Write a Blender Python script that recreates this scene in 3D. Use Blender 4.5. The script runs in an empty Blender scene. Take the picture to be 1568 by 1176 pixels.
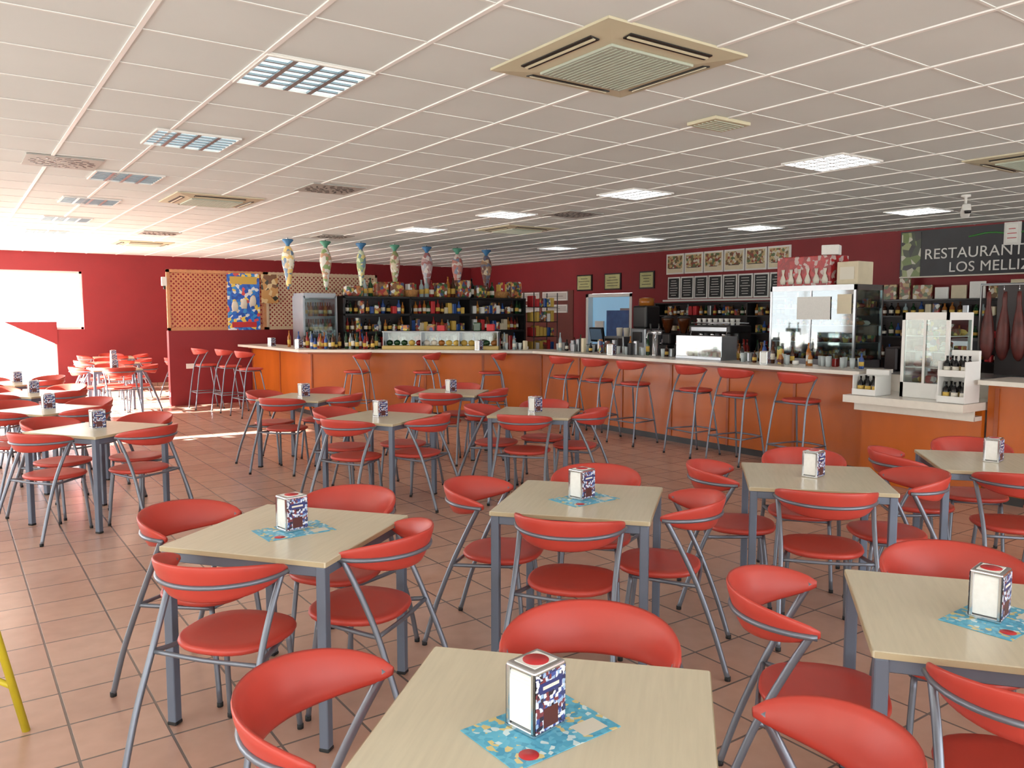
import bpy, bmesh, math, random
from mathutils import Vector, Matrix
random.seed(7)
R=math.radians
scene=bpy.context.scene
scene.view_settings.view_transform='Standard'
scene.view_settings.exposure=0.34
scene.view_settings.gamma=1.05

# ------------------------------------------------------------ materials
def lin(c):
    out=[]
    for k in c[:3]:
        k=k/255.0
        out.append(k/12.92 if k<=0.04045 else ((k+0.055)/1.055)**2.4)
    return (out[0],out[1],out[2],1.0)
MATS={}
def mat(name,col,rough=0.5,metal=0.0,noise=0.0,nscale=8.0,bump=0.0,emit=0.0,emitcol=None,spec=0.5,coat=0.0,stretch=None):
    if name in MATS: return MATS[name]
    m=bpy.data.materials.new(name); m.use_nodes=True
    nt=m.node_tree; b=nt.nodes['Principled BSDF']
    b.inputs['Base Color'].default_value=lin(col)
    b.inputs['Roughness'].default_value=rough
    b.inputs['Metallic'].default_value=metal
    b.inputs['Specular IOR Level'].default_value=spec
    b.inputs['Coat Weight'].default_value=coat
    if emit>0:
        b.inputs['Emission Color'].default_value=lin(emitcol or col)
        b.inputs['Emission Strength'].default_value=emit
    tc=nt.nodes.new('ShaderNodeTexCoord')
    n=nt.nodes.new('ShaderNodeTexNoise'); n.inputs['Scale'].default_value=nscale; n.inputs['Detail'].default_value=4
    if stretch:
        mp=nt.nodes.new('ShaderNodeMapping'); mp.inputs['Scale'].default_value=stretch
        nt.links.new(tc.outputs['Object'],mp.inputs['Vector']); nt.links.new(mp.outputs['Vector'],n.inputs['Vector'])
    else:
        nt.links.new(tc.outputs['Object'],n.inputs['Vector'])
    if noise>0:
        cr=nt.nodes.new('ShaderNodeValToRGB')
        c=lin(col)
        cr.color_ramp.elements[0].position=0.3; cr.color_ramp.elements[1].position=0.7
        cr.color_ramp.elements[0].color=(c[0]*(1-noise),c[1]*(1-noise),c[2]*(1-noise),1)
        cr.color_ramp.elements[1].color=(min(1,c[0]*(1+noise)),min(1,c[1]*(1+noise)),min(1,c[2]*(1+noise)),1)
        nt.links.new(n.outputs['Fac'],cr.inputs['Fac']); nt.links.new(cr.outputs['Color'],b.inputs['Base Color'])
    if bump>0:
        bp=nt.nodes.new('ShaderNodeBump'); bp.inputs['Strength'].default_value=bump; bp.inputs['Distance'].default_value=0.004
        nt.links.new(n.outputs['Fac'],bp.inputs['Height']); nt.links.new(bp.outputs['Normal'],b.inputs['Normal'])
    MATS[name]=m; return m
def printed(name,cols,scale=30,rough=0.4,metric='EUCLIDEAN'):
    """flat printed pattern: voronoi cells through a stepped palette"""
    m=bpy.data.materials.new(name); m.use_nodes=True
    nt=m.node_tree; b=nt.nodes['Principled BSDF']; b.inputs['Roughness'].default_value=rough
    tc=nt.nodes.new('ShaderNodeTexCoord'); v=nt.nodes.new('ShaderNodeTexVoronoi')
    v.distance=metric
    v.inputs['Scale'].default_value=scale
    nt.links.new(tc.outputs['Object'],v.inputs['Vector'])
    sp=nt.nodes.new('ShaderNodeSeparateColor'); nt.links.new(v.outputs['Color'],sp.inputs['Color'])
    cr=nt.nodes.new('ShaderNodeValToRGB'); cr.color_ramp.interpolation='CONSTANT'
    els=cr.color_ramp.elements
    while len(els)<len(cols): els.new(0.5)
    for i,c in enumerate(cols):
        els[i].position=i/len(cols)
    for i,c in enumerate(cols):
        els[i].color=lin(c)
    nt.links.new(sp.outputs['Red'],cr.inputs['Fac']); nt.links.new(cr.outputs['Color'],b.inputs['Base Color'])
    MATS[name]=m; return m
def glassmat(name,tint=(230,240,240),fac=0.12):
    m=bpy.data.materials.new(name); m.use_nodes=True; nt=m.node_tree
    for n in list(nt.nodes): nt.nodes.remove(n)
    o=nt.nodes.new('ShaderNodeOutputMaterial'); mx=nt.nodes.new('ShaderNodeMixShader')
    t=nt.nodes.new('ShaderNodeBsdfTransparent'); g=nt.nodes.new('ShaderNodeBsdfGlossy')
    t.inputs['Color'].default_value=lin(tint); g.inputs['Roughness'].default_value=0.05
    mx.inputs['Fac'].default_value=fac
    nt.links.new(t.outputs[0],mx.inputs[1]); nt.links.new(g.outputs[0],mx.inputs[2]); nt.links.new(mx.outputs[0],o.inputs[0])
    MATS[name]=m; return m

RED=mat('chair_red_vinyl',(194,64,52),0.4,noise=0.05,nscale=6)
STEEL=mat('painted_grey_tube',(120,126,138),0.32,0.55,noise=0.04)
TFRAME=mat('table_frame_grey',(106,116,134),0.4,0.35,noise=0.04)
TTOP=mat('table_laminate',(216,206,180),0.26,noise=0.04,nscale=6,stretch=(1,12,1))
TEDGE=mat('table_edge_band',(190,174,140),0.5,noise=0.05)
RUB=mat('black_rubber',(25,25,26),0.7,noise=0.1)
CHROME=mat('chrome',(205,208,212),0.18,0.95,noise=0.03)
NAP=mat('napkin_paper',(240,240,236),0.85,noise=0.03,nscale=60,bump=0.3)
PRINT=printed('holder_print',[(225,230,238),(34,40,90),(60,80,150),(215,222,235),(40,30,44),(120,50,56),(150,180,215),(50,60,110)],scale=110,metric='CHEBYCHEV')
REDSTK=mat('red_sticker',(190,40,45),0.5,noise=0.05)
MATP=printed('placemat_print',[(84,176,212),(98,190,222),(110,196,224),(84,176,212),(215,236,240),(98,190,222),(70,160,200),(225,205,140),(98,190,222),(84,176,212)],scale=75)
WALLRED=mat('wall_red_paint',(130,24,32),0.6,noise=0.06,nscale=2,bump=0.1)
WHITE=mat('white_paint',(228,228,224),0.5,noise=0.02)
OFFW=mat('counter_slab_offwhite',(226,220,208),0.25,noise=0.03,nscale=20)
WOODL=mat('lattice_wood',(198,138,94),0.55,noise=0.12,nscale=10)
BLACK=mat('black_metal',(22,22,24),0.4,noise=0.1)
DARK=mat('dark_panel',(44,36,38),0.5,noise=0.15)
INOX=mat('stainless',(150,154,158),0.3,0.85,noise=0.05)
GLASS=glassmat('clear_glass')
BEIGE=mat('aircon_beige',(204,198,170),0.5,noise=0.03)
GRILLE=mat('aircon_grille',(176,186,172),0.6,noise=0.04)
CREAM=mat('cream_shade',(216,204,174),0.5,noise=0.05)
BOT=[mat('bottle_green',(22,60,30),0.12),mat('bottle_brown',(70,34,14),0.12),mat('bottle_clear',(150,168,172),0.08),
     mat('bottle_amber',(160,96,36),0.12),mat('bottle_dark',(16,16,20),0.12),mat('bottle_red',(130,28,26),0.15),mat('bottle_blue',(44,76,140),0.15),
     mat('label_white',(225,220,205),0.6),mat('label_yellow',(212,176,80),0.6)]
PACK=printed('snack_packaging',[(170,56,50),(210,185,90),(225,225,218),(60,100,60),(70,85,130),(190,120,66),(110,60,42),(140,100,66)],scale=18)
ORANGE=mat('counter_orange_veneer',(190,94,28),0.24,noise=0.22,nscale=1.6,stretch=(1,1,0.35),spec=.4)
ORANGED=mat('counter_orange_dark',(160,74,22),0.35,noise=0.1)

def floor_mat():
    m=bpy.data.materials.new('terracotta_tiles'); m.use_nodes=True; nt=m.node_tree; b=nt.nodes['Principled BSDF']
    tc=nt.nodes.new('ShaderNodeTexCoord'); br=nt.nodes.new('ShaderNodeTexBrick')
    br.offset=0.0; br.squash=1.0
    br.inputs['Scale'].default_value=1.0; br.inputs['Brick Width'].default_value=0.33; br.inputs['Row Height'].default_value=0.33
    br.inputs['Mortar Size'].default_value=0.006; br.inputs['Mortar Smooth'].default_value=0.3
    br.inputs['Color1'].default_value=lin((200,160,140)); br.inputs['Color2'].default_value=lin((188,148,130))
    br.inputs['Mortar'].default_value=lin((108,96,90))
    nt.links.new(tc.outputs['Object'],br.inputs['Vector'])
    n=nt.nodes.new('ShaderNodeTexNoise'); n.inputs['Scale'].default_value=9; n.inputs['Detail'].default_value=5
    nt.links.new(tc.outputs['Object'],n.inputs['Vector'])
    mx=nt.nodes.new('ShaderNodeMix'); mx.data_type='RGBA'; mx.blend_type='MULTIPLY'; mx.inputs[0].default_value=0.35
    cr=nt.nodes.new('ShaderNodeValToRGB'); cr.color_ramp.elements[0].position=0.25; cr.color_ramp.elements[0].color=(0.6,0.57,0.55,1); cr.color_ramp.elements[1].position=0.75
    nt.links.new(n.outputs['Fac'],cr.inputs['Fac'])
    nt.links.new(br.outputs['Color'],mx.inputs[6]); nt.links.new(cr.outputs['Color'],mx.inputs[7])
    nt.links.new(mx.outputs[2],b.inputs['Base Color'])
    b.inputs['Roughness'].default_value=0.24
    bp=nt.nodes.new('ShaderNodeBump'); bp.inputs['Strength'].default_value=0.4; bp.inputs['Distance'].default_value=0.003; bp.invert=True
    nt.links.new(br.outputs['Fac'],bp.inputs['Height']); nt.links.new(bp.outputs['Normal'],b.inputs['Normal'])
    MATS['floor']=m; return m

# ------------------------------------------------------------ mesh builder
class MB:
    def __init__(s): s.v=[];s.f=[];s.m=[];s.s=[];s.mats=[]
    def mi(s,m):
        if m not in s.mats: s.mats.append(m)
        return s.mats.index(m)
    def add(s,vs,fs,m,smooth=False):
        o=len(s.v); k=s.mi(m)
        s.v.extend([tuple(p) for p in vs])
        for f in fs: s.f.append(tuple(i+o for i in f)); s.m.append(k); s.s.append(smooth)
    def box(s,c,d,m,rz=0.0,rx=0.0,ry=0.0):
        M=Matrix.Translation(c)@Matrix.Rotation(rz,4,'Z')@Matrix.Rotation(ry,4,'Y')@Matrix.Rotation(rx,4,'X')
        x,y,z=d[0]/2,d[1]/2,d[2]/2
        vs=[M@Vector(p) for p in [(-x,-y,-z),(x,-y,-z),(x,y,-z),(-x,y,-z),(-x,-y,z),(x,-y,z),(x,y,z),(-x,y,z)]]
        s.add(vs,[(0,3,2,1),(4,5,6,7),(0,1,5,4),(1,2,6,5),(2,3,7,6),(3,0,4,7)],m)
    def bb(s,x0,x1,y0,y1,z0,z1,m): s.box(((x0+x1)/2,(y0+y1)/2,(z0+z1)/2),(x1-x0,y1-y0,z1-z0),m)
    def rbox(s,c,d,m,bev=0.005,rz=0.0,seg=2,rx=0.0,ry=0.0):
        bm=bmesh.new(); bmesh.ops.create_cube(bm,size=1.0)
        for v in bm.verts: v.co=Vector((v.co.x*d[0],v.co.y*d[1],v.co.z*d[2]))
        bmesh.ops.bevel(bm,geom=list(bm.edges),offset=bev,segments=seg,affect='EDGES',profile=0.5)
        M=Matrix.Translation(c)@Matrix.Rotation(rz,4,'Z')@Matrix.Rotation(ry,4,'Y')@Matrix.Rotation(rx,4,'X')
        bm.verts.index_update()
        s.add([M@v.co for v in bm.verts],[[v.index for v in f.verts] for f in bm.faces],m,False); bm.free()
    def tube(s,pts,r,m,n=8,sub=4,closed=False,caps=True):
        P=[Vector(p) for p in pts]
        if sub>1 and len(P)>2:
            Q=[]; N=len(P)
            rng=N if closed else N-1
            for i in range(rng):
                if closed: a,b,c,d=P[(i-1)%N],P[i],P[(i+1)%N],P[(i+2)%N]
                else: a,b,c,d=P[max(i-1,0)],P[i],P[i+1],P[min(i+2,N-1)]
                for k in range(sub):
                    t=k/sub
                    Q.append(0.5*((2*b)+(-a+c)*t+(2*a-5*b+4*c-d)*t*t+(-a+3*b-3*c+d)*t**3))
            if not closed: Q.append(P[-1])
            P=Q
        vs=[];N=len(P); prev=None
        for i in range(N):
            if closed: t=(P[(i+1)%N]-P[(i-1)%N])
            else: t=P[min(i+1,N-1)]-P[max(i-1,0)]
            t.normalize()
            if prev is None:
                u=t.orthogonal().normalized()
            else:
                u=(prev-t*prev.dot(t)).normalized()
            prev=u; w=t.cross(u)
            for k in range(n):
                a=2*math.pi*k/n; vs.append(P[i]+(u*math.cos(a)+w*math.sin(a))*r)
        fs=[]
        for i in range(N if closed else N-1):
            j=(i+1)%N
            for k in range(n):
                fs.append((i*n+k,i*n+(k+1)%n,j*n+(k+1)%n,j*n+k))
        if not closed and caps:
            fs.append(tuple(range(n))[::-1]); fs.append(tuple((N-1)*n+k for k in range(n)))
        s.add(vs,fs,m,True)
    def lathe(s,prof,c,m,n=16,sx=1,sy=1,mfun=None,M=None):
        vs=[];c=Vector(c)
        for r,z in prof:
            for k in range(n):
                a=2*math.pi*k/n
                p=Vector((r*math.cos(a)*sx,r*math.sin(a)*sy,z))
                if M: p=M@p
                vs.append(p+c)
        fs=[]
        for i in range(len(prof)-1):
            for k in range(n): fs.append((i*n+k,i*n+(k+1)%n,(i+1)*n+(k+1)%n,(i+1)*n+k))
        fs.append(tuple(range(n))[::-1]); L=len(prof)-1
        fs.append(tuple(L*n+k for k in range(n)))
        s.add(vs,fs,m,True)
    def prism(s,poly,z0,z1,m):
        n=len(poly)
        vs=[(x,y,z0) for x,y in poly]+[(x,y,z1) for x,y in poly]
        fs=[tuple(range(n))[::-1],tuple(range(n,2*n))]+[(i,(i+1)%n,n+(i+1)%n,n+i) for i in range(n)]
        s.add(vs,fs,m)
    def mesh(s,name):
        me=bpy.data.meshes.new(name); me.from_pydata(s.v,[],s.f); me.update()
        for m in s.mats: me.materials.append(m)
        me.polygons.foreach_set('material_index',s.m); me.polygons.foreach_set('use_smooth',s.s)
        bm=bmesh.new(); bm.from_mesh(me); bmesh.ops.recalc_face_normals(bm,faces=bm.faces); bm.to_mesh(me); bm.free()
        return me
    def build(s,name,loc=(0,0,0),rz=0.0,recenter=True):
        if recenter and s.v:
            xs=[p[0] for p in s.v]; ys=[p[1] for p in s.v]; zs=[p[2] for p in s.v]
            o=Vector(((min(xs)+max(xs))/2,(min(ys)+max(ys))/2,min(zs)))
            s.v=[tuple(Vector(p)-o) for p in s.v]
            loc=Vector(loc)+Matrix.Rotation(rz,3,'Z')@o
        return place(name,s.mesh(name),loc,rz)
def place(name,me,loc,rz=0.0):
    o=bpy.data.objects.new(name,me); o.location=loc; o.rotation_euler=(0,0,rz)
    scene.collection.objects.link(o); return o

def bottle(mb,x,y,z,h=0.3,r=0.037,m=None,lab=True):
    m=m or random.choice(BOT[:7])
    mb.lathe([(r*0.9,0),(r,0.01),(r,h*0.6),(r*0.8,h*0.68),(r*0.36,h*0.78),(r*0.34,h*0.96),(r*0.42,h*0.965),(r*0.42,h)],(x,y,z),m,10)
    if lab: mb.lathe([(r*1.03,h*0.18),(r*1.03,h*0.45)],(x,y,z),random.choice(BOT[7:9]),10)
def packet(mb,x,y,z,w,d,h,rz=0,m=None):
    mb.rbox((x,y,z+h/2),(w,d,h),m or PACK,min(w,d,h)*0.12,rz,1)

# ------------------------------------------------------------ room shell
HC=3.0
XL,XR,YB,YF=-3.0,12.6,-5.0,20.0
FL=floor_mat()
mb=MB(); mb.bb(XL-.2,XR+.2,YB-.2,YF+.2,-.1,0,FL); mb.build('floor',recenter=False)
CEIL=mat('ceiling_tile',(222,230,229),0.85,noise=0.03,nscale=1.3,bump=0.15)
mb=MB(); mb.bb(XL-.2,XR+.2,YB-.2,YF+.2,HC,HC+.2,CEIL); mb.build('ceiling',recenter=False)
TB=mat('t_bar_white',(250,250,248),0.5,noise=0.01,emit=0.0)
TBS=mat('t_bar_cross',(236,240,238),0.7,noise=0.01)
mb=MB()
x=0.8-0.6*6
while x<XR:
    if x>XL: mb.bb(x-.012,x+.012,YB,YF,HC-.008,HC-.0005,TB)
    x+=0.6
y=4.75-0.6*16
while y<YF:
    if y>YB: mb.bb(XL,XR,y-.007,y+.007,HC-.004,HC-.0005,TBS)
    y+=0.6
mb.build('ceiling_grid',recenter=False)
# right wall with doorway
mb=MB()
mb.bb(XR,XR+.2,YB,13.25,0,HC,WALLRED); mb.bb(XR,XR+.2,14.85,YF,0,HC,WALLRED); mb.bb(XR,XR+.2,13.25,14.85,2.15,HC,WALLRED)
mb.build('wall_right',recenter=False)
# far wall (Y=20)
mb=MB()
mb.bb(2.5,XR+.2,YF,YF+.2,0,HC,WALLRED); mb.bb(XL-.2,2.5,YF,YF+.2,2.6,HC,WALLRED)
mb.bb(1.96,2.5,YF,YF+.2,0,1.33,WALLRED); mb.bb(XL-.2,-1.8,YF,YF+.2,0,2.6,WALLRED)
# sloping stair parapet piece
vs=[(1.0,YF-.02,1.5),(1.97,YF-.02,1.5),(1.97,YF-.02,1.0),(1.0,YF+.18,1.5),(1.97,YF+.18,1.5),(1.97,YF+.18,1.0)]
mb.add(vs,[(0,1,2),(3,5,4),(0,3,4,1),(1,4,5,2),(2,5,3,0)],WALLRED)
mb.build('wall_back',recenter=False)
# wall behind camera with windows
mb=MB()
mb.bb(XL-.2,XR+.2,YB-.2,YB,0,.3,WHITE); mb.bb(XL-.2,XR+.2,YB-.2,YB,2.75,HC,WHITE); mb.bb(11.6,XR+.2,YB-.2,YB,.3,2.75,WHITE)
mb.bb(XL-.2,XL,YB-.2,YB,.3,2.75,WHITE)
mb.build('wall_front',recenter=False)
mb=MB()
mb.bb(XL-.2,XL,YB,YF,0,.25,WHITE); mb.bb(XL-.2,XL,YB,YF,2.7,HC,WHITE)
for y0,y1 in ((-5,-4.5),(1,1.3),(7,7.3),(13.6,13.9),(19.6,20)): mb.bb(XL-.2,XL,y0,y1,.25,2.7,WHITE)
mb.build('wall_left',recenter=False)
def winframe(name,axis,fixed,a0,a1,z0,z1,n,m=WHITE):
    w=MB(); t=.05
    def seg(p0,p1,q0,q1):
        if axis=='x': w.bb(p0,p1,fixed,fixed+.06,q0,q1,m)
        else: w.bb(fixed,fixed+.06,p0,p1,q0,q1,m)
    seg(a0,a1,z0,z0+t); seg(a0,a1,z1-t,z1)
    for i in range(n+1):
        p=a0+(a1-a0)*i/n; p=min(max(p,a0+t/2),a1-t/2); seg(p-t/2,p+t/2,z0,z1)
    w.build(name,recenter=False)
winframe('window_1','x',YF+.08,-1.8,2.5,1.33,2.6,2)
winframe('window_2','x',YB-.12,-3,11.6,.3,2.75,8)
winframe('window_3','y',XL-.12,-4.5,1,.25,2.7,4)
winframe('window_4','y',XL-.12,1.3,7,.25,2.7,4)
winframe('window_5','y',XL-.12,7.3,13.6,.25,2.7,4)
winframe('window_6','y',XL-.12,13.9,19.6,.25,2.7,4)
winframe('glazed_door_back','x',YF+.08,-1.8,1.96,0.0,1.33,3)  # frame of the glazed door in the low far-wall opening
# exterior
GR=mat('concrete_ground',(205,202,194),0.9,noise=0.08,nscale=3)
mb=MB(); mb.bb(-40,40,-40,60,-.3,-.12,GR); mb.build('ground',recenter=False)
SUNBLOCK=mat('sun_blocker_pale',(224,220,210),0.9,noise=0.05)
mb=MB(); mb.bb(-13,-12,-20,12.3,-.12,6.6,SUNBLOCK); mb.bb(-13,-12,12.75,15.5,-.12,6.6,SUNBLOCK)  # unseen slabs added to block the sun; the gap lets one streak in
mb.build('sun_blocker',recenter=False)
# baseboards
mb=MB(); mb.bb(XR-.015,XR,YB,13.2,0,.08,FL); mb.build('baseboard_right',recenter=False)
mb=MB(); mb.bb(2.0,XR,YF-.015,YF,0,.08,FL); mb.build('baseboard_back',recenter=False)

# ------------------------------------------------------------ ceiling fixtures
LOUV=mat('louvre_aluminium',(146,158,164),0.3,0.6,noise=0.02)
LOUW=mat('louvre_white',(225,228,226),0.4,0.0,noise=0.02)
def fixture(x,y,st,col):
    m=mat('panel_glow_%d_%d'%(st*10,col[0]),col,0.5,emit=st,emitcol=col)
    lv=LOUV if col[0]<230 else LOUW
    w=MB(); z=HC
    for dx,dy,sx,sy in ((0,.292,.6,.016),(0,-.292,.6,.016),(.292,0,.016,.568),(-.292,0,.016,.568)):
        w.bb(dx-sx/2,dx+sx/2,dy-sy/2,dy+sy/2,-.016,-.001,WHITE)
    w.bb(-.284,.284,-.284,.284,-.004,-.001,m)
    for i in range(1,4):
        c=-.284+.142*i; w.bb(c-.014,c+.014,-.284,.284,-.016,-.004,lv)
    for i in range(1,6):
        c=-.284+.0947*i; w.bb(-.284,.284,c-.008,c+.008,-.015,-.004,lv)
    w.build('ceiling_light',(x,y,z),recenter=False)
cool=(206,232,240); day=(244,250,255)
for x,y,st,c in [(1.7,4.45,.9,cool),(1.6,6.55,.8,cool),(1.5,8.65,.35,cool),(1.45,10.7,.35,cool),(1.45,12.9,.4,cool),(1.4,15.1,.5,cool),
    (6.4,4.25,3.5,day),(6.3,6.6,3.5,day),(6.2,8.95,3.5,day),(6.2,11.3,3,day),
    (10.35,5.6,4,day),(10.3,8.1,3.5,day),(10.2,10.5,3,day),(10.2,12.9,3,day),(4.5,-1.5,3,day),(8.6,1.5,3,day)]:
    fixture(x,y,st,c)
def aircon(x,y,s=.95):
    w=MB()
    o=s/2; i=s*.31; zt=-.035
    vs=[(-o,-o,0),(o,-o,0),(o,o,0),(-o,o,0),(-o,-o,-.012),(o,-o,-.012),(o,o,-.012),(-o,o,-.012),
        (-i,-i,zt),(i,-i,zt),(i,i,zt),(-i,i,zt)]
    fs=[(0,1,5,4),(1,2,6,5),(2,3,7,6),(3,0,4,7),(4,5,9,8),(5,6,10,9),(6,7,11,10),(7,4,8,11),(0,3,2,1),(8,9,10,11)]
    w.add(vs,fs,BEIGE)
    w.rbox((0,0,zt-.006),(2*i-.02,2*i-.02,.014),GRILLE,.004)
    for k in range(18):
        c=-i+.03+(2*i-.06)*k/17
        w.bb(c-.003,c+.003,-i+.03,i-.03,zt-.016,zt-.012,GRILLE)
    m=(o+i)/2; sl=-(.012+abs(zt))/2-.004; ang=math.atan2(.023,o-i)
    L=2*i*.95
    for dx,dy,rz in ((0,-m,0),(0,m,math.pi),(m,0,math.pi/2),(-m,0,-math.pi/2)):
        w.box((dx,dy,sl),(L,.055,.006),BLACK,rz,-ang)
        w.box((dx,dy,sl-.004),(L*.98,.014,.006),BEIGE,rz,-ang-.3)
    w.build('ceiling_air_conditioner',(x,y,HC-.001),recenter=False)
aircon(2.95,3.25); aircon(2.6,9.8); aircon(7.4,10.4); aircon(7.75,3.1); aircon(3.1,16.5)
def diffuser(x,y,s=.58):
    w=MB(); VG=mat('vent_grey',(170,170,165),0.6,noise=0.05)
    w.rbox((0,0,-.006),(s,s,.012),VG,.003)
    for ring,(r,n) in enumerate(((.09,8),(.16,12),(.23,18))):
        for k in range(n):
            a=2*math.pi*k/n+ring*.3
            w.box((r*math.cos(a),r*math.sin(a),-.013),(.055,.016,.004),BLACK,a+.6)
    w.build('ceiling_vent',(x,y,HC-.001),recenter=False)
for p in ((.9,8.1),(3.4,8.2),(6.9,8.4),(2.95,14.3),(.9,2.0),(5.5,13.2)): diffuser(*p)
w=MB(); w.rbox((0,0,-.012),(.36,.26,.024),BEIGE,.006)
for k in range(6): w.box((0,-.09+.036*k,-.026),(.3,.006,.006),GRILLE)
w.build('ceiling_speaker_grille',(4.45,3.84,HC-.001),recenter=False)
# security camera
w=MB(); w.lathe([(.05,0),(.05,-.02),(.015,-.03),(.015,-.1)],(0,0,0),WHITE,16)
w.tube([(0,0,-.1),(-.03,-.02,-.14)],.014,WHITE,8,1)
w.rbox((-.05,-.03,-.18),(.16,.09,.09),WHITE,.02,.6,3,ry=.5); w.lathe([(.03,0),(.035,.03)],(-.13,-.09,-.22),BLACK,12)
w.build('security_camera',(9.4,4.55,HC-.001),recenter=False)

# ------------------------------------------------------------ furniture meshes
def crescent(w,hz,a_rx,a_ry,y0,h,m,amax=94,th=.011,N=28,n=12,lean=.35,zdrop=0.0):
    vs=[]
    for i in range(N+1):
        t=-1+2*i/N; a=R(amax)*t
        base=Vector((a_rx*math.sin(a),y0-a_ry*math.cos(a),hz-zdrop*t*t))
        out=Vector((math.sin(a)*a_ry,-math.cos(a)*a_rx,0)).normalized()
        up=(Vector((0,0,1))+out*lean).normalized(); nr=(out-up*out.dot(up)).normalized()
        hh=h*max(0.0,(1-abs(t)**2.3))**.75+.011
        tt=th*(1 if abs(t)<.97 else .7)
        for k in range(n):
            b=2*math.pi*k/n
            c,s_=math.cos(b),math.sin(b)
            c=math.copysign(abs(c)**.7,c)
            vs.append(base+up*hh*c+nr*tt*s_)
    fs=[]
    for i in range(N):
        for k in range(n): fs.append((i*n+k,i*n+(k+1)%n,(i+1)*n+(k+1)%n,(i+1)*n+k))
    fs.append(tuple(range(n))[::-1]); fs.append(tuple(N*n+k for k in range(n)))
    w.add(vs,fs,m,True)
def seatpad(w,z,m,r=.215,n=36,t=.032):
    prof=[(.9,-t),(.97,-t*.8),(1,-t*.45),(.985,-t*.12),(.94,0),(.7,-.004),(.35,-.009),(.05,-.011)]
    vs=[]
    for pr,pz in prof:
        for k in range(n):
            a=2*math.pi*k/n; c,s_=math.cos(a),math.sin(a)
            q=(abs(c)**2.5+abs(s_)**2.5)**(-1/2.5)
            wd=1.0+.05*s_
            vs.append((r*pr*q*c*wd,r*pr*q*s_*.97,z+pz))
    fs=[]
    for i in range(len(prof)-1):
        for k in range(n): fs.append((i*n+k,i*n+(k+1)%n,(i+1)*n+(k+1)%n,(i+1)*n+k))
    fs.append(tuple(range(n))[::-1]); fs.append(tuple((len(prof)-1)*n+k for k in range(n)))
    w.add(vs,fs,m,True)
w=MB()
seatpad(w,.465,RED,r=.208)
crescent(w,.732,.238,.245,-.04,.068,RED)
for s in (1,-1):
    w.tube([(.25*s,-.34,.012),(.244*s,-.275,.22),(.23*s,-.195,.43),(.23*s,-.12,.59),(.238*s,-.045,.735)],.0125,STEEL,8,5)
    w.tube([(.165*s,.165,.012),(.155*s,.14,.25),(.145*s,.12,.428)],.0115,STEEL,8,3)
    w.lathe([(.014,0),(.014,.02)],(.25*s,-.34,0),RUB,8); w.lathe([(.013,0),(.013,.02)],(.165*s,.165,0),RUB,8)
    w.tube([(.23*s,-.195,.425),(.2*s,-.1,.42),(.145*s,.12,.42)],.010,STEEL,8,4)
pts=[]
for i in range(13):
    a=R(-92+184*i/12); pts.append((.250*math.sin(a),-.04-.257*math.cos(a),.725))
w.tube(pts,.0095,STEEL,8,2)
w.tube([(-.23,-.195,.425),(0,-.2,.42),(.23,-.195,.425)],.009,STEEL,8,3)
w.tube([(-.145,.12,.42),(.145,.12,.42)],.009,STEEL,8,1)
CHAIR=w.mesh('dining_chair')

w=MB()
seatpad(w,.79,RED,r=.185)
crescent(w,1.02,.21,.2,-.03,.050,RED)
for s in (1,-1):
    w.tube([(.235*s,-.27,.012),(.225*s,-.22,.4),(.205*s,-.165,.75),(.207*s,-.1,.9),(.21*s,-.03,1.02)],.0105,STEEL,8,5)
    w.tube([(.2*s,.22,.012),(.175*s,.16,.4),(.14*s,.1,.755)],.0105,STEEL,8,4)
    w.lathe([(.014,0),(.014,.02)],(.235*s,-.27,0),RUB,8); w.lathe([(.014,0),(.014,.02)],(.2*s,.22,0),RUB,8)
    w.tube([(.205*s,-.165,.752),(.14*s,.1,.748)],.009,STEEL,8,1)
    w.tube([(.229*s,-.235,.3),(.182*s,.175,.3)],.009,STEEL,8,1)
w.tube([(-.205,-.165,.752),(.205,-.165,.752)],.009,STEEL,8,1)
w.tube([(-.14,.1,.748),(.14,.1,.748)],.009,STEEL,8,1)
w.tube([(-.182,.175,.3),(0,.2,.3),(.182,.175,.3)],.01,STEEL,8,4)
w.tube([(-.229,-.235,.3),(.229,-.235,.3)],.009,STEEL,8,1)
STOOL=w.mesh('bar_stool')

w=MB(); S=.75
w.rbox((0,0,.739),(S,S,.022),TTOP,.004)
for a in range(4):
    M=Matrix.Rotation(a*math.pi/2,3,'Z')
    c=M@Vector((0,S/2+.0005,.739)); w.box(c,(S-.01,.002,.018),TEDGE,a*math.pi/2)
    c=M@Vector((0,S/2-.025,.707)); w.rbox(c,(S-.08,.025,.04),TFRAME,.003,a*math.pi/2,1)
    c=M@Vector((S/2-.025,S/2-.025,.37)); w.rbox(c,(.04,.04,.716),TFRAME,.005,0,2)
    c=M@Vector((S/2-.025,S/2-.025,.008)); w.rbox(c,(.044,.044,.016),RUB,.004,0,1)
TABLE=w.mesh('dining_table')

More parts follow.
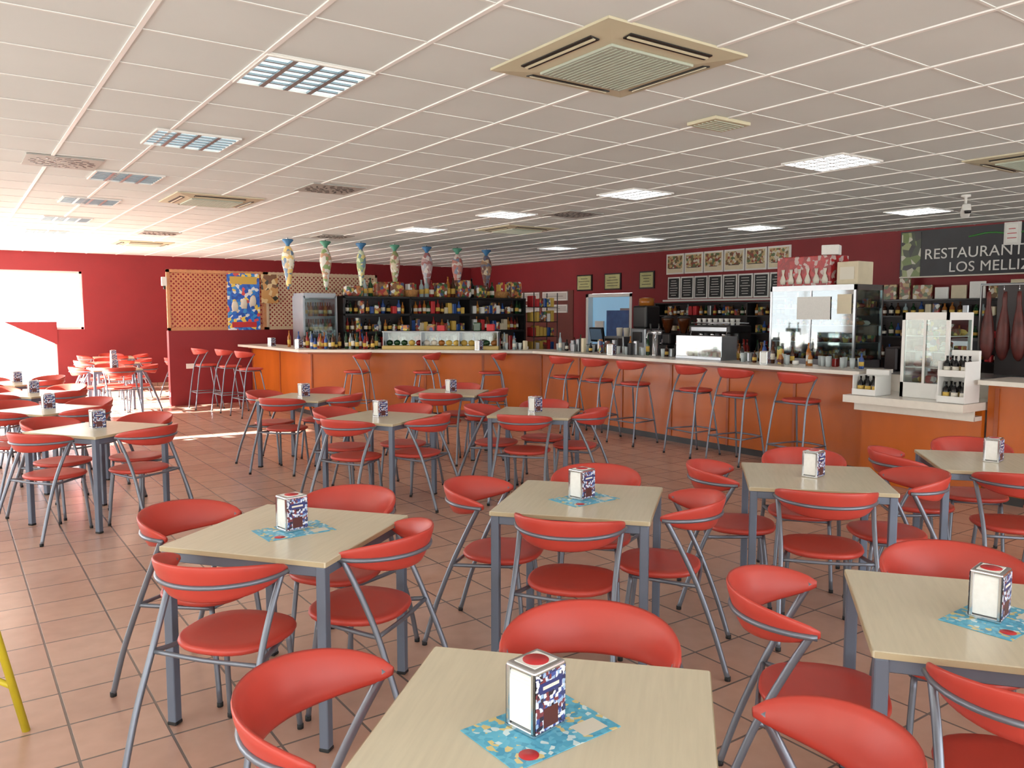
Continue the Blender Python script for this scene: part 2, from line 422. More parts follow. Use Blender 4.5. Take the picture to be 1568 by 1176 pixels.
def napkin_mesh(mp=PRINT):
    w=MB(); X,Y,Z=.105,.09,.15
    w.rbox((0,0,.006),(X,Y,.012),CHROME,.003)
    w.rbox((0,0,Z-.006),(X,Y,.014),CHROME,.006,0,3)
    w.box((0,0,Z+.0015),(X*.7,Y*.7,.001),NAP); w.lathe([(.03,0),(.03,.0015)],(0,0,Z+.0015),REDSTK,20)
    for s in (1,-1):
        w.rbox((0,s*(Y/2-.003),Z/2),(X,.006,Z-.01),CHROME,.002,0,1)
        w.box((0,s*(Y/2+.0006),Z/2),(X*.92,.0012,Z*.88),mp)
        w.box((0,s*(Y/2+.0014),Z*.72),(X*.7,.0008,Z*.16),mat('print_navy',(40,50,110),.4)); w.box((0,s*(Y/2+.0014),Z*.25),(X*.45,.0008,Z*.3),mat('print_cola_brown',(84,34,30),.4))
        w.box((0,s*(Y/2+.002),Z*.72),(X*.5,.0006,Z*.05),BOT[7])
        for q in (1,-1): w.rbox((q*(X/2-.003),s*(Y/2-.006),Z/2),(.006,.012,Z-.01),CHROME,.002,0,1)
    w.rbox((0,0,Z/2),(X-.012,Y-.018,Z-.026),NAP,.004)
    for s in (1,-1):
        for k in range(3): w.box((s*(X/2-.005+.0012*k),0,Z/2-.004*k),(.0008,Y-.024,Z-.034-.008*k),NAP)
    return w.mesh('napkin_holder')
NAPK=napkin_mesh()
w=MB(); w.rbox((0,0,.0008),(.30,.205,.0016),MATP,.0006,0,1); w.box((.09,-.06,.0019),(.07,.05,.0004),BOT[7]); w.lathe([(.022,0),(.022,.0006)],(-.09,-.07,.0017),REDSTK,20)
PMAT=w.mesh('paper_placemat')

def facing(x,y,dx,dy): return math.atan2(dy,dx)-math.pi/2
def group(x,y,phi,offs=(.38,.38,.38,.38),mat_=False,nap=True,jit=.12,nr=R(10),who=(1,1,1,1),sh=None,nd=(0,0)):
    """offs: far(+e1), near(-e1), right(+e2), left(-e2)"""
    ph=R(phi); place('dining_table',TABLE,(x,y,0),ph)
    e1=Vector((math.cos(ph),math.sin(ph))); e2=Vector((math.sin(ph),-math.cos(ph)))
    sh=sh or [(0,0,0)]*4
    for d,o,k,q in zip((e1,-e1,e2,-e2),offs,who,sh):
        if not k: continue
        p=Vector((x,y))+d*o+Vector(q[:2]); j=random.uniform(-jit,jit)+q[2]
        place('dining_chair',CHAIR,(p.x,p.y,0),facing(0,0,-d.x,-d.y)+j)
    z=.75
    if mat_:
        place('paper_placemat',PMAT,(x+nd[0],y-.02+nd[1],.7505),nr-R(8)); z=.7525
    if nap: place('napkin_holder',NAPK,(x+nd[0],y+nd[1],z),nr)
group(1.06,1.38,43,(.37,.40,.40,.41),True,who=(1,0,1,1),jit=.03,sh=[(.035,-.035,0),(0,0,0),(.02,-.07,.1),(-.01,.01,0)],nd=(-.012,.018))
group(1.18,3.33,38,(.38,.40,.37,.42),True,jit=.06,sh=[(0,0,0),(0,0,0),(-.03,.03,0),(0,0,0)])
group(2.58,3.06,40,(.38,.37,.39,.41),True,jit=.06,sh=[(0,0,0),(.02,-.015,0),(0,0,0),(0,0,0)])
group(2.58,1.12,38,(.37,.38,.40,.41),True,jit=.06,sh=[(0,0,0),(0,0,0),(0,0,0),(-.05,.035,.0)])
group(4.02,2.72,42,(.4,.38,.4,.4))
group(5.36,2.35,40,(.4,.4,.4,.42))
group(4.52,6.05,42)
group(3.17,6.58,30)
group(4.87,8.19,44)
group(3.24,8.66,40)
group(.97,7.25,35,(.4,.42,.42,.4))
group(.78,9.0,35)
group(.8,10.9,38)
group(.75,12.7,38)
for x,y in ((2.3,15.0),(2.6,17.0),(4.2,17.0),(2.9,19.0)): group(x,y,random.uniform(-6,6),nap=True,jit=.2)

# bar stools
for y in (9.0,8.28,7.58,6.55,5.9,5.1):
    place('bar_stool',STOOL,(7.28,y,0),facing(0,0,1,0)+random.uniform(-.12,.12))
for x,y in ((5.22,11.68),(6.05,10.96),(6.82,10.28)):
    place('bar_stool',STOOL,(x,y,0),R(145-90)+random.uniform(-.15,.15))
for x,y in ((3.75,14.75),(3.98,14.1),(4.05,13.2)):
    place('bar_stool',STOOL,(x,y,0),facing(0,0,1,.15)+random.uniform(-.2,.2))

# ------------------------------------------------------------ bar counter
def offset(poly,d):
    n=len(poly);out=[]
    for i in range(n):
        p=Vector(poly[i]); ds=[]
        if i>0: ds.append((p-Vector(poly[i-1])).normalized())
        if i<n-1: ds.append((Vector(poly[i+1])-p).normalized())
        ns=[Vector((-q.y,q.x)) for q in ds]
        if len(ns)==1: out.append(p+ns[0]*d)
        else:
            b=(ns[0]+ns[1]).normalized(); out.append(p+b*d/b.dot(ns[0]))
    return [(q.x,q.y) for q in out]
P=[(4.48,15.36),(4.6,12.5),(7.45,10.05),(7.45,4.56)]
w=MB()
def band(w,P,a,b,z0,z1,m):
    A=offset(P,a); B=offset(P,b); w.prism(A+B[::-1],z0,z1,m)
band(w,P,0,.62,1.06,1.10,OFFW)
band(w,P,.28,.34,.08,1.06,ORANGE)
band(w,P,.30,.34,0,.08,BLACK)
band(w,P,.20,.28,1.02,1.06,ORANGED)
O=offset(P,.275)
for i in range(3):
    a=Vector(O[i]);b=Vector(O[i+1]);L=(b-a).length;n=int(L/.92);dd=(b-a)/n;ang=math.atan2(dd.y,dd.x)
    for k in range(n+1):
        c=a+dd*k; w.box((c.x,c.y,.55),(.035,.014,.94),ORANGED,ang)
w.build('bar_counter',recenter=False)
P2=[(7.35,3.38),(7.35,-4.0)]
w=MB(); band(w,P2,0,.62,1.06,1.10,OFFW); band(w,P2,.2,.26,.08,1.06,ORANGE); band(w,P2,.22,.26,0,.08,BLACK)
for k in range(8): w.box((7.545,3.3-k*.95,.55),(.014,.035,.94),ORANGED)
w.build('bar_counter',recenter=False)
# lower display platform
PZ=.89
w=MB(); w.bb(7.15,7.95,3.4,4.54,PZ-.07,PZ,OFFW); w.bb(7.5,7.56,3.4,4.54,.0,PZ-.07,ORANGE); w.bb(7.35,7.37,3.4,4.54,PZ-.16,PZ-.07,OFFW)
w.bb(7.9,7.95,3.4,4.54,PZ,1.06,OFFW); w.bb(7.36,7.5,3.4,4.54,PZ-.16,PZ-.12,OFFW)
w.build('display_platform',recenter=False)

# partition with lattice
def lattice(w,x0,x1,y,z0,z1,m,sp=.085,wd=.026):
    W=x1-x0;H=z1-z0
    for sgn,yo in ((1,0),(-1,.012)):
        k=-H
        while k<W:
            ta=max(0,-k); tb=min(H,W-k)
            if tb-ta>.02:
                xa,xb=k+ta,k+tb; za,zb=ta,tb
                if sgn<0: za,zb=H-za,H-zb
                cx,cz=(xa+xb)/2+x0,(za+zb)/2+z0; L=math.hypot(xb-xa,zb-za)
                w.box((cx,y+yo,cz),(L,.01,wd),m,0,0,-math.atan2(zb-za,xb-xa))
            k+=sp
    for a,b,c,d in ((x0,x1,z0,z0+.05),(x0,x1,z1-.05,z1)): w.bb(a,b,y-.03,y+.03,c,d,m)
    for a in (x0,x1-.05): w.bb(a,a+.05,y-.03,y+.03,z0,z1,m)
w=MB(); w.bb(3.27,7.4,15.4,15.55,0,1.37,WALLRED)
lattice(w,3.27,5.06,15.45,1.37,2.47,WOODL)
lattice(w,5.06,7.4,15.45,1.37,2.47,mat('pale_lattice',(214,190,160),0.6,noise=0.05))
w.rbox((3.62,15.394,.72),(.14,.012,.09),WHITE,.003)
w.build('partition_wall',recenter=False)
ICE=printed('ice_cream_poster_print',[(30,90,200),(40,130,220),(25,80,180),(220,80,80),(240,210,90),(230,235,240),(40,110,210),(60,150,220),(34,96,206)],scale=17)
w=MB(); w.box((4.62,15.38,1.9),(.6,.02,1.06),ICE); w.box((4.62,15.368,2.3),(.5,.006,.14),BOT[8]); w.box((4.62,15.368,1.47),(.46,.006,.1),REDSTK)
for k in range(3): w.lathe([(.05,0),(.065,.09),(.05,.16),(.01,.2)],(4.45+.17*k,15.36,1.72+.05*k),BOT[7],10,1,.15)
w.build('ice_cream_poster',recenter=False)
w=MB(); w.box((5.12,15.38,2.15),(.32,.02,.55),printed('small_poster_print',[(200,150,90),(120,80,50),(225,200,150),(60,60,50)],scale=12)); w.build('food_poster',recenter=False)
w=MB(); w.rbox((3.22,15.38,2.25),(.09,.06,.16),WHITE,.01); w.lathe([(.02,0),(.02,.06)],(3.22,15.36,2.11),BLACK,10); w.build('wall_sensor',recenter=False)

# hanging hams in bags
cols=[[(240,238,220),(236,206,130),(200,184,150),(110,140,170)],[(236,232,225),(150,180,120),(214,170,140),(240,238,230)],[(150,180,130),(220,230,200),(236,222,150),(120,150,170)],
      [(210,200,170),(150,160,110),(236,232,225),(180,120,110)],[(190,160,160),(170,110,110),(230,220,215),(190,190,200)],[(196,130,120),(226,210,200),(130,140,160),(190,110,100)],[(170,130,100),(110,110,130),(220,200,170),(120,80,70)]]
for i in range(7):
    pm=printed('ham_wrap_%d'%i,cols[i],scale=16)
    tie=mat('ham_tie_%d'%(i%2),[(60,120,170),(80,150,125)][i%2],0.5,noise=0.1)
    w=MB()
    w.tube([(0,0,-.004),(0,0,-.06)],.006,BLACK,6,1)
    w.lathe([(.03,-.05),(.09,-.03),(.10,-.05),(.035,-.12),(.03,-.15)],(0,0,0),tie,10)
    prof=[(.03,-.14),(.06,-.18),(.10,-.27),(.115,-.37),(.105,-.47),(.08,-.58),(.06,-.68),(.045,-.76),(.05,-.8),(.02,-.85)]
    w.lathe(prof,(0,0,0),pm,14,1.0,.75)
    w.tube([(0,0,-.82),(.01,0,-.9)],.018,tie,8,1)
    w.build('hanging_ham',(4.95+i*.69,13.85,HC),random.uniform(0,3),recenter=False)

# ------------------------------------------------------------ back shelf unit (Y ~13.4)
w=MB()
for x in (5.7,7.0,8.3,9.6): w.bb(x-.02,x+.02,13.2,13.6,0,1.98,BLACK)
for z in (1.0,1.32,1.64,1.95): w.bb(5.68,9.62,13.2,13.6,z,z+.035,BLACK)
w.bb(5.7,9.6,13.58,13.6,1.0,1.98,DARK); w.bb(5.72,9.58,13.2,13.58,0,1.0,DARK)
w.build('back_bar_shelf',recenter=False)
w=MB()
for z,h in ((1.036,.25),(1.356,.25),(1.676,.25)):
    x=5.8
    while x<9.55:
        if min(abs(x-7.0),abs(x-8.3))>.07:
            if random.random()<.6: bottle(w,x,13.32+random.uniform(-.06,.08),z,h*random.uniform(.8,1.06),random.uniform(.03,.042),random.choice(BOT[:7]+[BOT[3],BOT[5],BOT[6]]))
            else: packet(w,x,13.32,z,.085,.12,random.uniform(.12,.25),0,random.choice([PACK,PACK,CREAM,NAP,BOT[8],BOT[5],BOT[6],REDSTK]))
        x+=random.uniform(.082,.1)
w.build('liquor_bottles',recenter=False)
BASK=mat('wicker',(176,124,70),0.8,noise=0.3,nscale=40,bump=.5)
w=MB(); x=5.8
while x<9.45:
    t=random.random()
    if t<.4:
        ww=random.uniform(.2,.32); packet(w,x+ww/2,13.4,1.986,ww,.25,random.uniform(.15,.4)); x+=ww+.02
    elif t<.7:
        w.lathe([(.12,0),(.16,.12),(.15,.13),(.11,.03)],(x+.16,13.4,1.986),BASK,14,1,.9)
        for k in range(4): packet(w,x+.1+.045*k,13.4,2.0,.04,.12,random.uniform(.2,.3),0,random.choice([PACK,BOT[8],REDSTK,NAP]))
        x+=.34
    else:
        bottle(w,x+.05,13.4,1.986,random.uniform(.28,.4),.045); x+=.11
w.build('snack_packages',recenter=False)
# tall snack rack at the right end of the shelf
w=MB()
for x in (9.75,10.35):
    for y in (13.1,13.45): w.tube([(x,y,0),(x,y,2.1)],.012,BLACK,6,1)
for z in (.9,1.2,1.5,1.8):
    w.bb(9.74,10.36,13.09,13.46,z,z+.012,BLACK)
    for k in range(6): packet(w,9.82+.095*k,13.28,z+.012,.08,.2,random.uniform(.16,.24),0,random.choice([PACK,BOT[8],REDSTK,NAP,BOT[6]]))
w.build('snack_rack',recenter=False)
# soda fridge
w=MB(); w.rbox((5.3,13.55,.5),(.62,.5,1.0),DARK,.01)
for q in (-.29,.29):
    w.bb(5.3+q-.02,5.3+q+.02,13.3,13.8,1.0,1.98,INOX)
w.bb(5.01,5.59,13.3,13.8,1.93,2.03,INOX); w.bb(5.01,5.59,13.78,13.8,1.0,1.95,INOX); w.bb(5.01,5.59,13.3,13.305,1.0,1.95,GLASS)
for z in (1.02,1.33,1.62):
    w.bb(5.02,5.58,13.32,13.78,z,z+.012,INOX)
    for j in range(2):
        for k in range(6): bottle(w,5.08+.088*k,13.4+.12*j,z+.012,.24,.033)
w.build('drinks_fridge',recenter=False)

# wall signs on right wall (boards face -X)
CH=mat('chalkboard',(34,36,38),0.6,noise=0.1); CHALK=mat('chalk_text',(200,200,195),0.8)
YGR=mat('sign_yellow_green',(186,186,130),0.6,noise=0.1)
def board(name,y0,y1,z0,z1,face,frame=WHITE,lines=0,x=XR,fw=.03,lm=None,pic=None):
    w=MB(); w.bb(x-.03,x-.001,y0,y1,z0,z1,frame); w.bb(x-.036,x-.03,y0+fw,y1-fw,z0+fw,z1-fw,face)
    H=(z1-z0-2*fw)
    for k in range(lines):
        zz=z1-fw-H*(k+1)/(lines+1); L=(y1-y0-2*fw)*random.uniform(.45,.85); c=(y0+y1)/2
        w.bb(x-.039,x-.036,c-L/2,c+L/2,zz-H*.012-.002,zz+H*.012+.002,lm or CHALK)
    if pic: w.bb(x-.040,x-.036,y0+fw*1.5,y1-fw*1.5,z0+H*.35,z1-fw*1.5,pic)
    return w.build(name,recenter=False)
FOOD=printed('food_photos',[(110,84,50),(180,150,100),(90,106,66),(205,198,180),(140,66,48),(190,164,116)],scale=20)
for i in range(6):
    a=9.12+.515*i
    board('menu_board',a,a+.49,2.5,2.92,CREAM,WHITE,3,lm=CH,pic=FOOD)
for i in range(8):
    a=9.2+.37*i
    board('menu_board',a,a+.345,1.98,2.44,CH,WHITE,7)
w=MB(); w.bb(XR-.06,XR-.001,9.1,12.25,1.93,1.965,WHITE); w.build('menu_ledge',recenter=False)
for a,b in ((14.95,15.5),(13.6,14.15),(12.55,13.0)): board('framed_certificate',a-.35 if a>14.5 else a,b-.35 if a>14.5 else b,2.22,2.6,YGR,BLACK,4,lm=CH)
SGN=mat('wall_sign_grey',(190,186,180),0.6,noise=0.05)
w=MB(); w.bb(XR-.02,XR-.001,15.3,19.8,0,2.25,mat('brown_panelling',(104,48,40),0.6,noise=0.1,nscale=3)); w.build('wood_panelling',recenter=False)
for a,b in ((15.5,16.5),(16.65,17.7)):
    board('notice_sign',a,b,2.0,2.22,SGN,WHITE,1,lm=CH,x=XR-.021); board('notice_sign',a,b,1.7,1.9,SGN,WHITE,1,lm=CH,x=XR-.021)
# doorway
w=MB()
for a,b in ((13.26,13.34),(14.76,14.84)): w.bb(XR+.002,XR+.198,a,b,0,2.14,WHITE)
w.bb(XR+.002,XR+.198,13.26,14.84,2.06,2.14,WHITE)
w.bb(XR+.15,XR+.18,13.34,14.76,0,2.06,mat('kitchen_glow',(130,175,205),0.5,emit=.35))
w.bb(XR+.1,XR+.14,13.4,13.75,0.9,1.8,INOX); w.bb(XR+.1,XR+.14,13.9,14.7,1.0,1.06,INOX); w.bb(XR+.08,XR+.12,14.3,14.6,1.06,1.5,WHITE)
w.bb(XR+.09,XR+.13,13.45,14.2,1.1,1.75,mat('blue_crates',(50,90,150),.5,noise=.2))
w.build('door_1',recenter=False)
# restaurant banner
BAN=mat('banner_dark',(42,44,50),0.5,noise=0.25,nscale=3)
w=MB(); w.bb(XR-.05,XR-.001,3.6,7.05,2.24,2.97,BAN)
w.bb(XR-.056,XR-.05,6.72,7.03,2.26,2.95,printed('banner_photo',[(60,70,50),(150,160,110),(200,200,180),(40,40,40),(110,130,70)],scale=9))
w.bb(XR-.056,XR-.05,3.6,7.05,2.24,2.26,BOT[7])
w.tube([(XR-.058,6.0,2.82),(XR-.058,5.7,2.86),(XR-.058,5.4,2.82),(XR-.058,5.2,2.85)],.014,mat('leaf_green',(60,130,60),.5),6,4)
ban=w.build('restaurant_banner',recenter=False)
TXT=mat('banner_text',(232,232,228),.5)
for s,y,z,sz in (('RESTAURANTE',6.66,2.52,.225),('LOS MELLIZOS',6.28,2.31,.215)):
    c=bpy.data.curves.new('banner_lettering','FONT'); c.body=s; c.size=sz; c.extrude=.002; c.space_character=1.03
    o=bpy.data.objects.new('lettering',c); scene.collection.objects.link(o); o.data.materials.append(TXT)
    o.rotation_euler=(R(90),0,R(-90)); o.location=(XR-.06,y,z); o.parent=ban
board('wall_notice',5.28,5.5,2.66,3.0-.02,NAP,WHITE,3,x=XR-.06,lm=REDSTK)

# dark back wall shelving behind the bar
w=MB(); w.bb(XR-.06,XR-.002,2.5,12.3,0,1.9,DARK)
for z in (.95,1.3,1.62): w.bb(XR-.34,XR-.06,2.6,12.2,z,z+.025,BLACK)
for y in (2.6,5,7.4,9.8,12.18): w.bb(XR-.34,XR-.06,y,y+.03,0,1.9,BLACK)
w.bb(XR-.34,XR-.06,2.6,12.2,1.875,1.9,BLACK)
w.build('bottle_shelving',recenter=False)
w=MB()
for z in (.975,1.325,1.645):
    y=2.75
    while y<12.1:
        if min(abs(y-q) for q in (2.6,5,7.4,9.8,12.18))>.1:
            if random.random()<.65: bottle(w,XR-.2,y,z,random.uniform(.17,.22),.036)
            else: packet(w,XR-.2,y,z,.12,.09,random.uniform(.1,.2),0,random.choice([PACK,CREAM,FOOD,INOX,REDSTK]))
        y+=random.uniform(.1,.13)
w.build('liquor_bottles',recenter=False)
w=MB(); y=2.8
while y<7.2:
    ww=random.uniform(.14,.3); h=random.uniform(.14,.34)
    packet(w,XR-.2,y+ww/2,1.9,.05,ww,h,0,random.choice([FOOD,CREAM,FOOD,NAP])); y+=ww+.05
w.build('framed_photos',recenter=False)

# back counter
w=MB(); w.bb(9.4,10.1,3.0,12.2,.1,.93,DARK); w.bb(9.36,10.14,2.96,12.24,.93,.97,INOX); w.bb(9.45,10.05,3.05,12.15,0,.1,BLACK)
for k in range(10): w.bb(9.385,9.4,3.1+.9*k,3.92+.9*k,.16,.88,INOX)
w.build('back_counter',recenter=False)
# coffee machine
w=MB(); cx,cy=9.8,8.35
w.rbox((cx,cy,1.06),(.5,.8,.10),INOX,.015); w.rbox((cx+.1,cy,1.25),(.3,.8,.32),BLACK,.02); w.rbox((cx,cy,1.44),(.5,.82,.12),BLACK,.02); w.rbox((cx-.252,cy,1.44),(.01,.7,.06),INOX,.002)
w.tube([(cx-.22,cy-.38,1.53),(cx-.22,cy+.38,1.53)],.01,CHROME); w.tube([(cx+.22,cy-.38,1.53),(cx+.22,cy+.38,1.53)],.01,CHROME)
for q in (-.22,0,.22):
    w.lathe([(.035,0),(.04,.05),(.03,.06)],(cx-.16,cy+q,1.32),CHROME,12); w.tube([(cx-.18,cy+q,1.34),(cx-.32,cy+q,1.32)],.012,BLACK)
for q in (-.35,.35): w.tube([(cx-.24,cy+q,1.42),(cx-.28,cy+q,1.3),(cx-.27,cy+q,1.16)],.006,CHROME)
for i in range(7):
    for j in range(2):
        for k in range(2): w.lathe([(.025,0),(.038,.05),(.034,.05),(.02,.006)],(cx-.1+.12*j,cy-.33+.11*i,1.502+.05*k),WHITE,12)
for q in (-.3,.3):
    for p in (-.18,.18): w.lathe([(.02,0),(.02,.04)],(cx+p,cy+q,.972),BLACK,8)
w.build('espresso_machine',recenter=False)
def grinder(x,y):
    w=MB(); w.rbox((x,y,1.07),(.24,.2,.2),BLACK,.02); w.rbox((x+.03,y,1.26),(.16,.18,.2),BLACK,.03)
    w.lathe([(.05,0),(.09,.16),(.1,.22),(.1,.24)],(x,y,1.36),BOT[1],16); w.lathe([(.102,0),(.102,.02),(.03,.04)],(x,y,1.6),BLACK,16)
    w.tube([(x-.08,y,1.2),(x-.18,y,1.19)],.012,CHROME); w.build('coffee_grinder',recenter=False)
grinder(9.75,9.05); grinder(9.75,9.4)
w=MB(); w.rbox((9.75,9.9,1.2),(.4,.36,.46),INOX,.02); w.rbox((9.75,9.9,1.62),(.34,.32,.38),BLACK,.03); w.rbox((9.54,9.9,1.28),(.04,.2,.18),BLACK,.01)
w.lathe([(.13,0),(.13,.12),(.05,.14)],(9.75,9.9,1.81),BOT[3],16); w.build('juice_machine',recenter=False)
# till and microwave on the back counter near the doorway
w=MB(); w.rbox((9.72,11.1,1.05),(.42,.42,.14),BLACK,.01); w.rbox((9.7,11.1,1.3),(.05,.36,.26),BLACK,.01,ry=-.2); w.rbox((9.67,11.1,1.3),(.01,.3,.2),mat('screen_grey',(90,110,130),.2,emit=.15),.002,ry=-.2); w.tube([(9.75,11.1,1.1),(9.74,11.1,1.24)],.03,BLACK,8,1); w.build('cash_register',recenter=False)
w=MB(); w.rbox((9.75,10.5,1.13),(.4,.5,.3),INOX,.015); w.rbox((9.545,10.56,1.13),(.012,.32,.22),BLACK,.004); w.box((9.545,10.32,1.13),(.01,.09,.24),DARK); w.tube([(9.53,10.39,1.05),(9.53,10.39,1.21)],.007,CHROME,6,1)
for q in (-.12,.06): w.lathe([(.05,0),(.06,.14),(.05,.15)],(9.75,10.5+q,1.28),BOT[7],12)
w.build('microwave_oven',recenter=False)
# refrigerated glass display
def showcase(name,x0,x1,y0,y1,z0,z1,ns,fill,frame=INOX,open_=False,post=.02,base=.1,top=.08):
    w=MB(); w.bb(x0,x1,y0,y1,z0,z0+base,frame); w.bb(x0,x1,y0,y1,z1-top,z1,frame)
    for a in (x0,x1-post):
        for b in (y0,y1-post): w.bb(a,a+post,b,b+post,z0,z1,frame)
    w.bb(x0+.003,x0+.006,y0+post,y1-post,z0+base,z1-top,GLASS)
    w.bb(x0+post,x1-post,y0+.003,y0+.006,z0+base,z1-top,GLASS); w.bb(x0+post,x1-post,y1-.006,y1-.003,z0+base,z1-top,GLASS)
    mid=(y0+y1)/2; w.bb(x0-.006,x0,mid-.012,mid+.012,z0+base,z1-top,frame)
    for k in range(ns):
        z=z0+base+(z1-top-z0-base)*k/ns
        if k: w.bb(x0+.03,x1-.02,y0+.02,y1-.02,z-.008,z,frame)
        y=y0+.08
        while y<y1-.08:
            xx=x0+.12
            while xx<x1-.06:
                if fill=='food':
                    t=random.random()
                    if t<.4: w.lathe([(.03,0),(.055,.02),(.057,.025),(.04,.05),(.01,.06)],(xx,y,z+.001),random.choice([BOT[3],BOT[8],BOT[5],BOT[7]]),10)
                    elif t<.8: packet(w,xx,y,z+.001,.09,.08,random.uniform(.04,.14))
                else: bottle(w,xx,y,z+.001,.2,.03)
                xx+=.13
            y+=.125
    return w
w=showcase('x',9.42,10.05,5.85,7.14,.975,2.05,4,'food',top=.07,post=.03)
w.bb(10.02,10.045,5.9,7.1,1.07,1.98,DARK)
w.box((9.41,6.45,1.75),(.004,.5,.3),NAP); w.box((9.41,6.0,1.8),(.004,.2,.25),CREAM)
w.build('refrigerated_display_case',recenter=False)
w=MB(); w.rbox((9.75,6.72,2.25),(.4,.84,.4),printed('red_box_print',[(170,30,36),(154,24,30),(180,36,40),(195,170,166),(144,20,26)],scale=20),.01)
for k in range(6): w.lathe([(.04,0),(.05,.05),(.015,.13),(.03,.2)],(9.54,6.38+.13*k,2.08),BOT[7],10,.3,1)
w.build('cardboard_display_box',recenter=False)
w=MB(); w.rbox((9.75,6.08,2.2),(.35,.3,.3),CREAM,.01); w.box((9.57,6.08,2.2),(.006,.2,.16),BOT[7]); w.build('cardboard_box',recenter=False)
w=MB(); w.rbox((9.7,6.4,2.52),(.2,.22,.13),NAP,.01,.4); w.build('paper_packet',recenter=False)
w=MB()
for k in range(14): bottle(w,9.6+random.uniform(-.1,.25),7.3+.045*k,.972,random.uniform(.26,.34))
w.build('liquor_bottles',recenter=False)
w=MB()
y=4.5
while y<5.5:
    h=random.uniform(.25,.5); ww=random.uniform(.12,.26); packet(w,9.7,y+ww/2,.972,.3,ww,h,0,random.choice([DARK,INOX,PACK,CREAM,BLACK])); y+=ww+.03
w.build('kitchen_containers',recenter=False)
# ham rack
HAM=mat('cured_ham',(88,34,30),.5,noise=.35,nscale=8)
w=MB(); w.tube([(9.55,3.0,.972),(9.55,3.0,2.0),(9.55,4.4,2.0),(9.55,4.4,.972)],.018,INOX,8,1)
w.box((9.95,3.7,1.5),(.03,1.4,1.05),DARK)
for k in range(9):
    yy=3.08+.155*k; w.tube([(9.55,yy,2.0),(9.55,yy,1.9)],.005,CHROME,6,1)
    w.lathe([(.02,.0),(.026,-.08),(.024,-.14),(.036,-.22),(.06,-.36),(.075,-.5),(.072,-.62),(.045,-.72),(.015,-.76)],(9.55+.03*(k%2),yy,1.92),HAM,12,.8,1,M=Matrix.Rotation(random.uniform(-.06,.06),3,'X'))
w.build('hanging_ham_rack',recenter=False)

# platform fridge and racks
w=showcase('x',7.42,7.86,3.68,4.12,PZ+.002,PZ+.80,4,'food',WHITE,post=.03,base=.14,top=.07)
w.build('countertop_glass_fridge',recenter=False)
def rack(name,x,y,z,n,h):
    w=MB(); w.rbox((x+.12,y,z+h/2),(.04,.24,h),WHITE,.005)
    for s in (-.115,.115): w.rbox((x,y+s,z+h/2*.8),(.26,.012,h*.8),WHITE,.004)
    for k in range(n):
        zz=z+.01+k*(h/n); w.bb(x-.13,x+.12,y-.12,y+.12,zz-.008,zz+.004,WHITE)
        w.bb(x-.135,x-.13,y-.12,y+.12,zz,zz+.05,WHITE)
        for a in range(3):
            for b in range(2): bottle(w,x-.06+.09*b,y-.075+.075*a,zz+.004,.17,.028,BOT[4])
    w.build('bottle_display_rack',recenter=False)
rack('',7.34,4.36,PZ+.002,1,.24); rack('',7.34,3.54,PZ+.002,2,.46)

# things on the bar counter
def slabpt(seg,t,d):
    a=Vector(P[seg]);b=Vector(P[seg+1]);u=(b-a).normalized();n=Vector((-u.y,u.x)); p=a+u*t+n*d; return p.x,p.y
for seg,t,d in ((0,1.2,.2),(1,2.9,.15),(2,1.6,.2),(2,4.2,.2),(0,2.3,.25)):
    x,y=slabpt(seg,t,d); place('napkin_holder',NAPK,(x,y,1.10),R(20))
w=MB()
ang=math.atan2(P[2][1]-P[1][1],P[2][0]-P[1][0])
cx,cy=slabpt(1,2.25,.42)
YL=mat('case_yellow',(196,170,100),.5,noise=.1)
w.rbox((cx,cy,1.13),(1.9,.34,.06),YL,.01,ang); w.rbox((cx,cy,1.385),(1.9,.3,.02),INOX,.004,ang)
u=Vector((math.cos(ang),math.sin(ang)))
for k in (-.93,-.31,.31,.93): w.box((cx+u.x*k,cy+u.y*k,1.27),(.012,.3,.22),INOX,ang)
w.box((cx,cy,1.27),(1.86,.006,.22),GLASS,ang)
for k in range(15):
    t=-.86+.123*k
    w.lathe([(.03,0),(.06,.03),(.05,.07),(.01,.09)],(cx+u.x*t,cy+u.y*t,1.161),random.choice([BOT[3],BOT[8],BOT[5],BOT[0],BOT[7]]),10)
for k in range(9):
    t=-.8+.2*k+random.uniform(-.05,.05)
    if random.random()<.6: packet(w,cx+u.x*t,cy+u.y*t,1.395,.13,.12,random.uniform(.06,.16),ang,random.choice([PACK,CREAM,BOT[0],REDSTK]))
w.build('tapas_display_case',recenter=False)
w=MB()
for k in range(34):
    x,y=slabpt(1,random.uniform(.05,1.2),random.uniform(.28,.56)); bottle(w,x,y,1.10,random.uniform(.16,.32),.03)
for k in range(12):
    x,y=slabpt(0,random.uniform(1.6,2.7),random.uniform(.3,.55)); bottle(w,x,y,1.10,random.uniform(.16,.3),.03)
w.build('liquor_bottles',recenter=False)
GL=mat('glassware',(180,190,192),.1,noise=.02)
w=MB()
used=[]
def clutter(seg,t0,t1,n):
    for k in range(n):
        t=random.uniform(t0,t1); d=random.uniform(.34,.58); x,y=slabpt(seg,t,d)
        if seg==2 and (2.6<t<3.6 or 2.0<t<2.4): continue
        if any((x-a)**2+(y-b)**2<.0055 for a,b in used): continue
        used.append((x,y)); q=random.random()
        if q<.35: w.lathe([(.022,0),(.03,.11),(.027,.11),(.02,.01)],(x,y,1.10),GL,10)
        elif q<.72: bottle(w,x,y,1.10,random.uniform(.14,.3),.026)
        elif q<.8: w.lathe([(.02,0),(.036,.012),(.034,.05)],(x,y,1.10),WHITE,14)
        else: packet(w,x,y,1.10,.06,.06,random.uniform(.08,.24),0,random.choice([PACK,BLACK,INOX,CREAM,BOT[5]]))
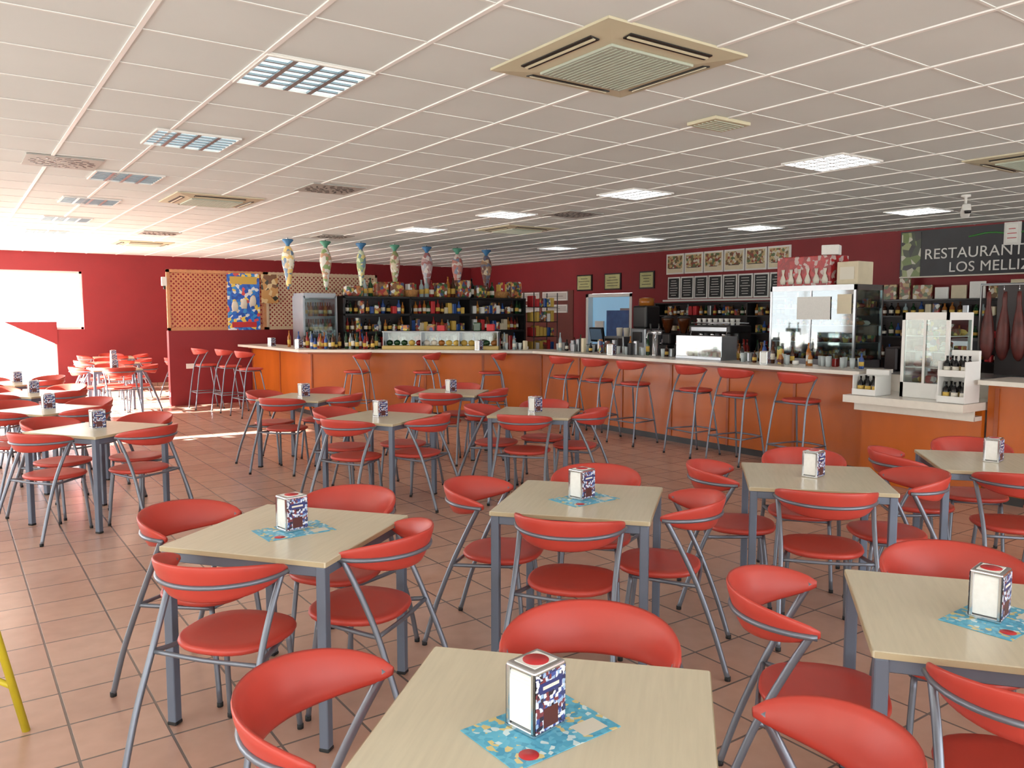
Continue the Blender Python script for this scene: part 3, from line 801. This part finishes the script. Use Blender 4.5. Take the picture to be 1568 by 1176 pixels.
clutter(2,.15,5.3,220); clutter(1,3.25,3.65,20)
w.build('bar_glassware',recenter=False)
w=MB(); x,y=slabpt(2,3.1,.45)
w.rbox((x,y,1.12),(.3,.75,.04),INOX,.004); w.box((x,y,1.39),(.28,.75,.012),INOX)
for q in (-.37,0,.37): w.box((x,y+q,1.26),(.28,.01,.25),INOX)
w.box((x-.14,y,1.26),(.004,.74,.25),GLASS); w.box((x,y,1.25),(.26,.74,.006),INOX)
for k in range(7):
    for z in (1.141,1.254): packet(w,x,y-.31+.1*k,z,.16,.07,.06,0,random.choice([FOOD,CREAM,PACK]))
w.build('pastry_display_case',recenter=False)
w=MB() # beer tap
x,y=slabpt(2,2.2,.45); w.lathe([(.05,0),(.04,.02),(.035,.3)],(x,y,1.1),CHROME,14); w.tube([(x,y-.12,1.42),(x,y+.12,1.42)],.03,CHROME,12,1)
for q in (-.08,.08): w.tube([(x,y+q,1.42),(x-.06,y+q,1.41),(x-.08,y+q,1.34)],.01,CHROME); w.tube([(x,y+q,1.44),(x-.01,y+q,1.54)],.012,BLACK)
w.build('beer_tap',recenter=False)

# yellow A-frame sign (left foreground edge)
YEL=mat('yellow_plastic',(210,190,40),.45,noise=.05)
w=MB()
for s in (-1,1):
    for q in (-.25,.25): w.tube([(s*.24,q,.0),(s*.02,q*.8,1.15)],.016,YEL,8,1)
    M=math.atan2(.22,1.15)
    w.box((s*.11,0,.78),(.012,.42,.62),YEL,0,0,-s*M)
    w.tube([(s*.2,-.245,.2),(s*.2,.245,.2)],.012,YEL,8,1)
w.tube([(0,-.2,1.16),(0,.2,1.16)],.02,YEL,8,1)
w.build('a_frame_sign',(-.14,3.80,.0),R(25),recenter=False)

# ------------------------------------------------------------ light
world=bpy.data.worlds.new('World'); scene.world=world; world.use_nodes=True
nt=world.node_tree; bg=nt.nodes['Background']
bg.inputs['Color'].default_value=(0.94,0.97,1.0,1); bg.inputs['Strength'].default_value=5.0
sd=bpy.data.lights.new('sun','SUN'); sd.energy=80; sd.angle=R(.6); sd.color=(1,.96,.9)
so=bpy.data.objects.new('sun',sd); scene.collection.objects.link(so)
d=Vector((1,-.08,-.364)); so.rotation_euler=d.to_track_quat('-Z','Y').to_euler(); so.location=(-20,12,12)

# ------------------------------------------------------------ camera
cam=bpy.data.cameras.new('camera'); co=bpy.data.objects.new('camera',cam); scene.collection.objects.link(co)
cam.sensor_width=36; cam.lens=36*1230/1568; cam.clip_start=.05; cam.clip_end=200
co.location=(0,0,1.68)
yaw=R(35.1); pit=R(5.02)
dirv=Vector((math.sin(yaw)*math.cos(pit),math.cos(yaw)*math.cos(pit),-math.sin(pit)))
co.rotation_euler=dirv.to_track_quat('-Z','Y').to_euler()
scene.camera=co
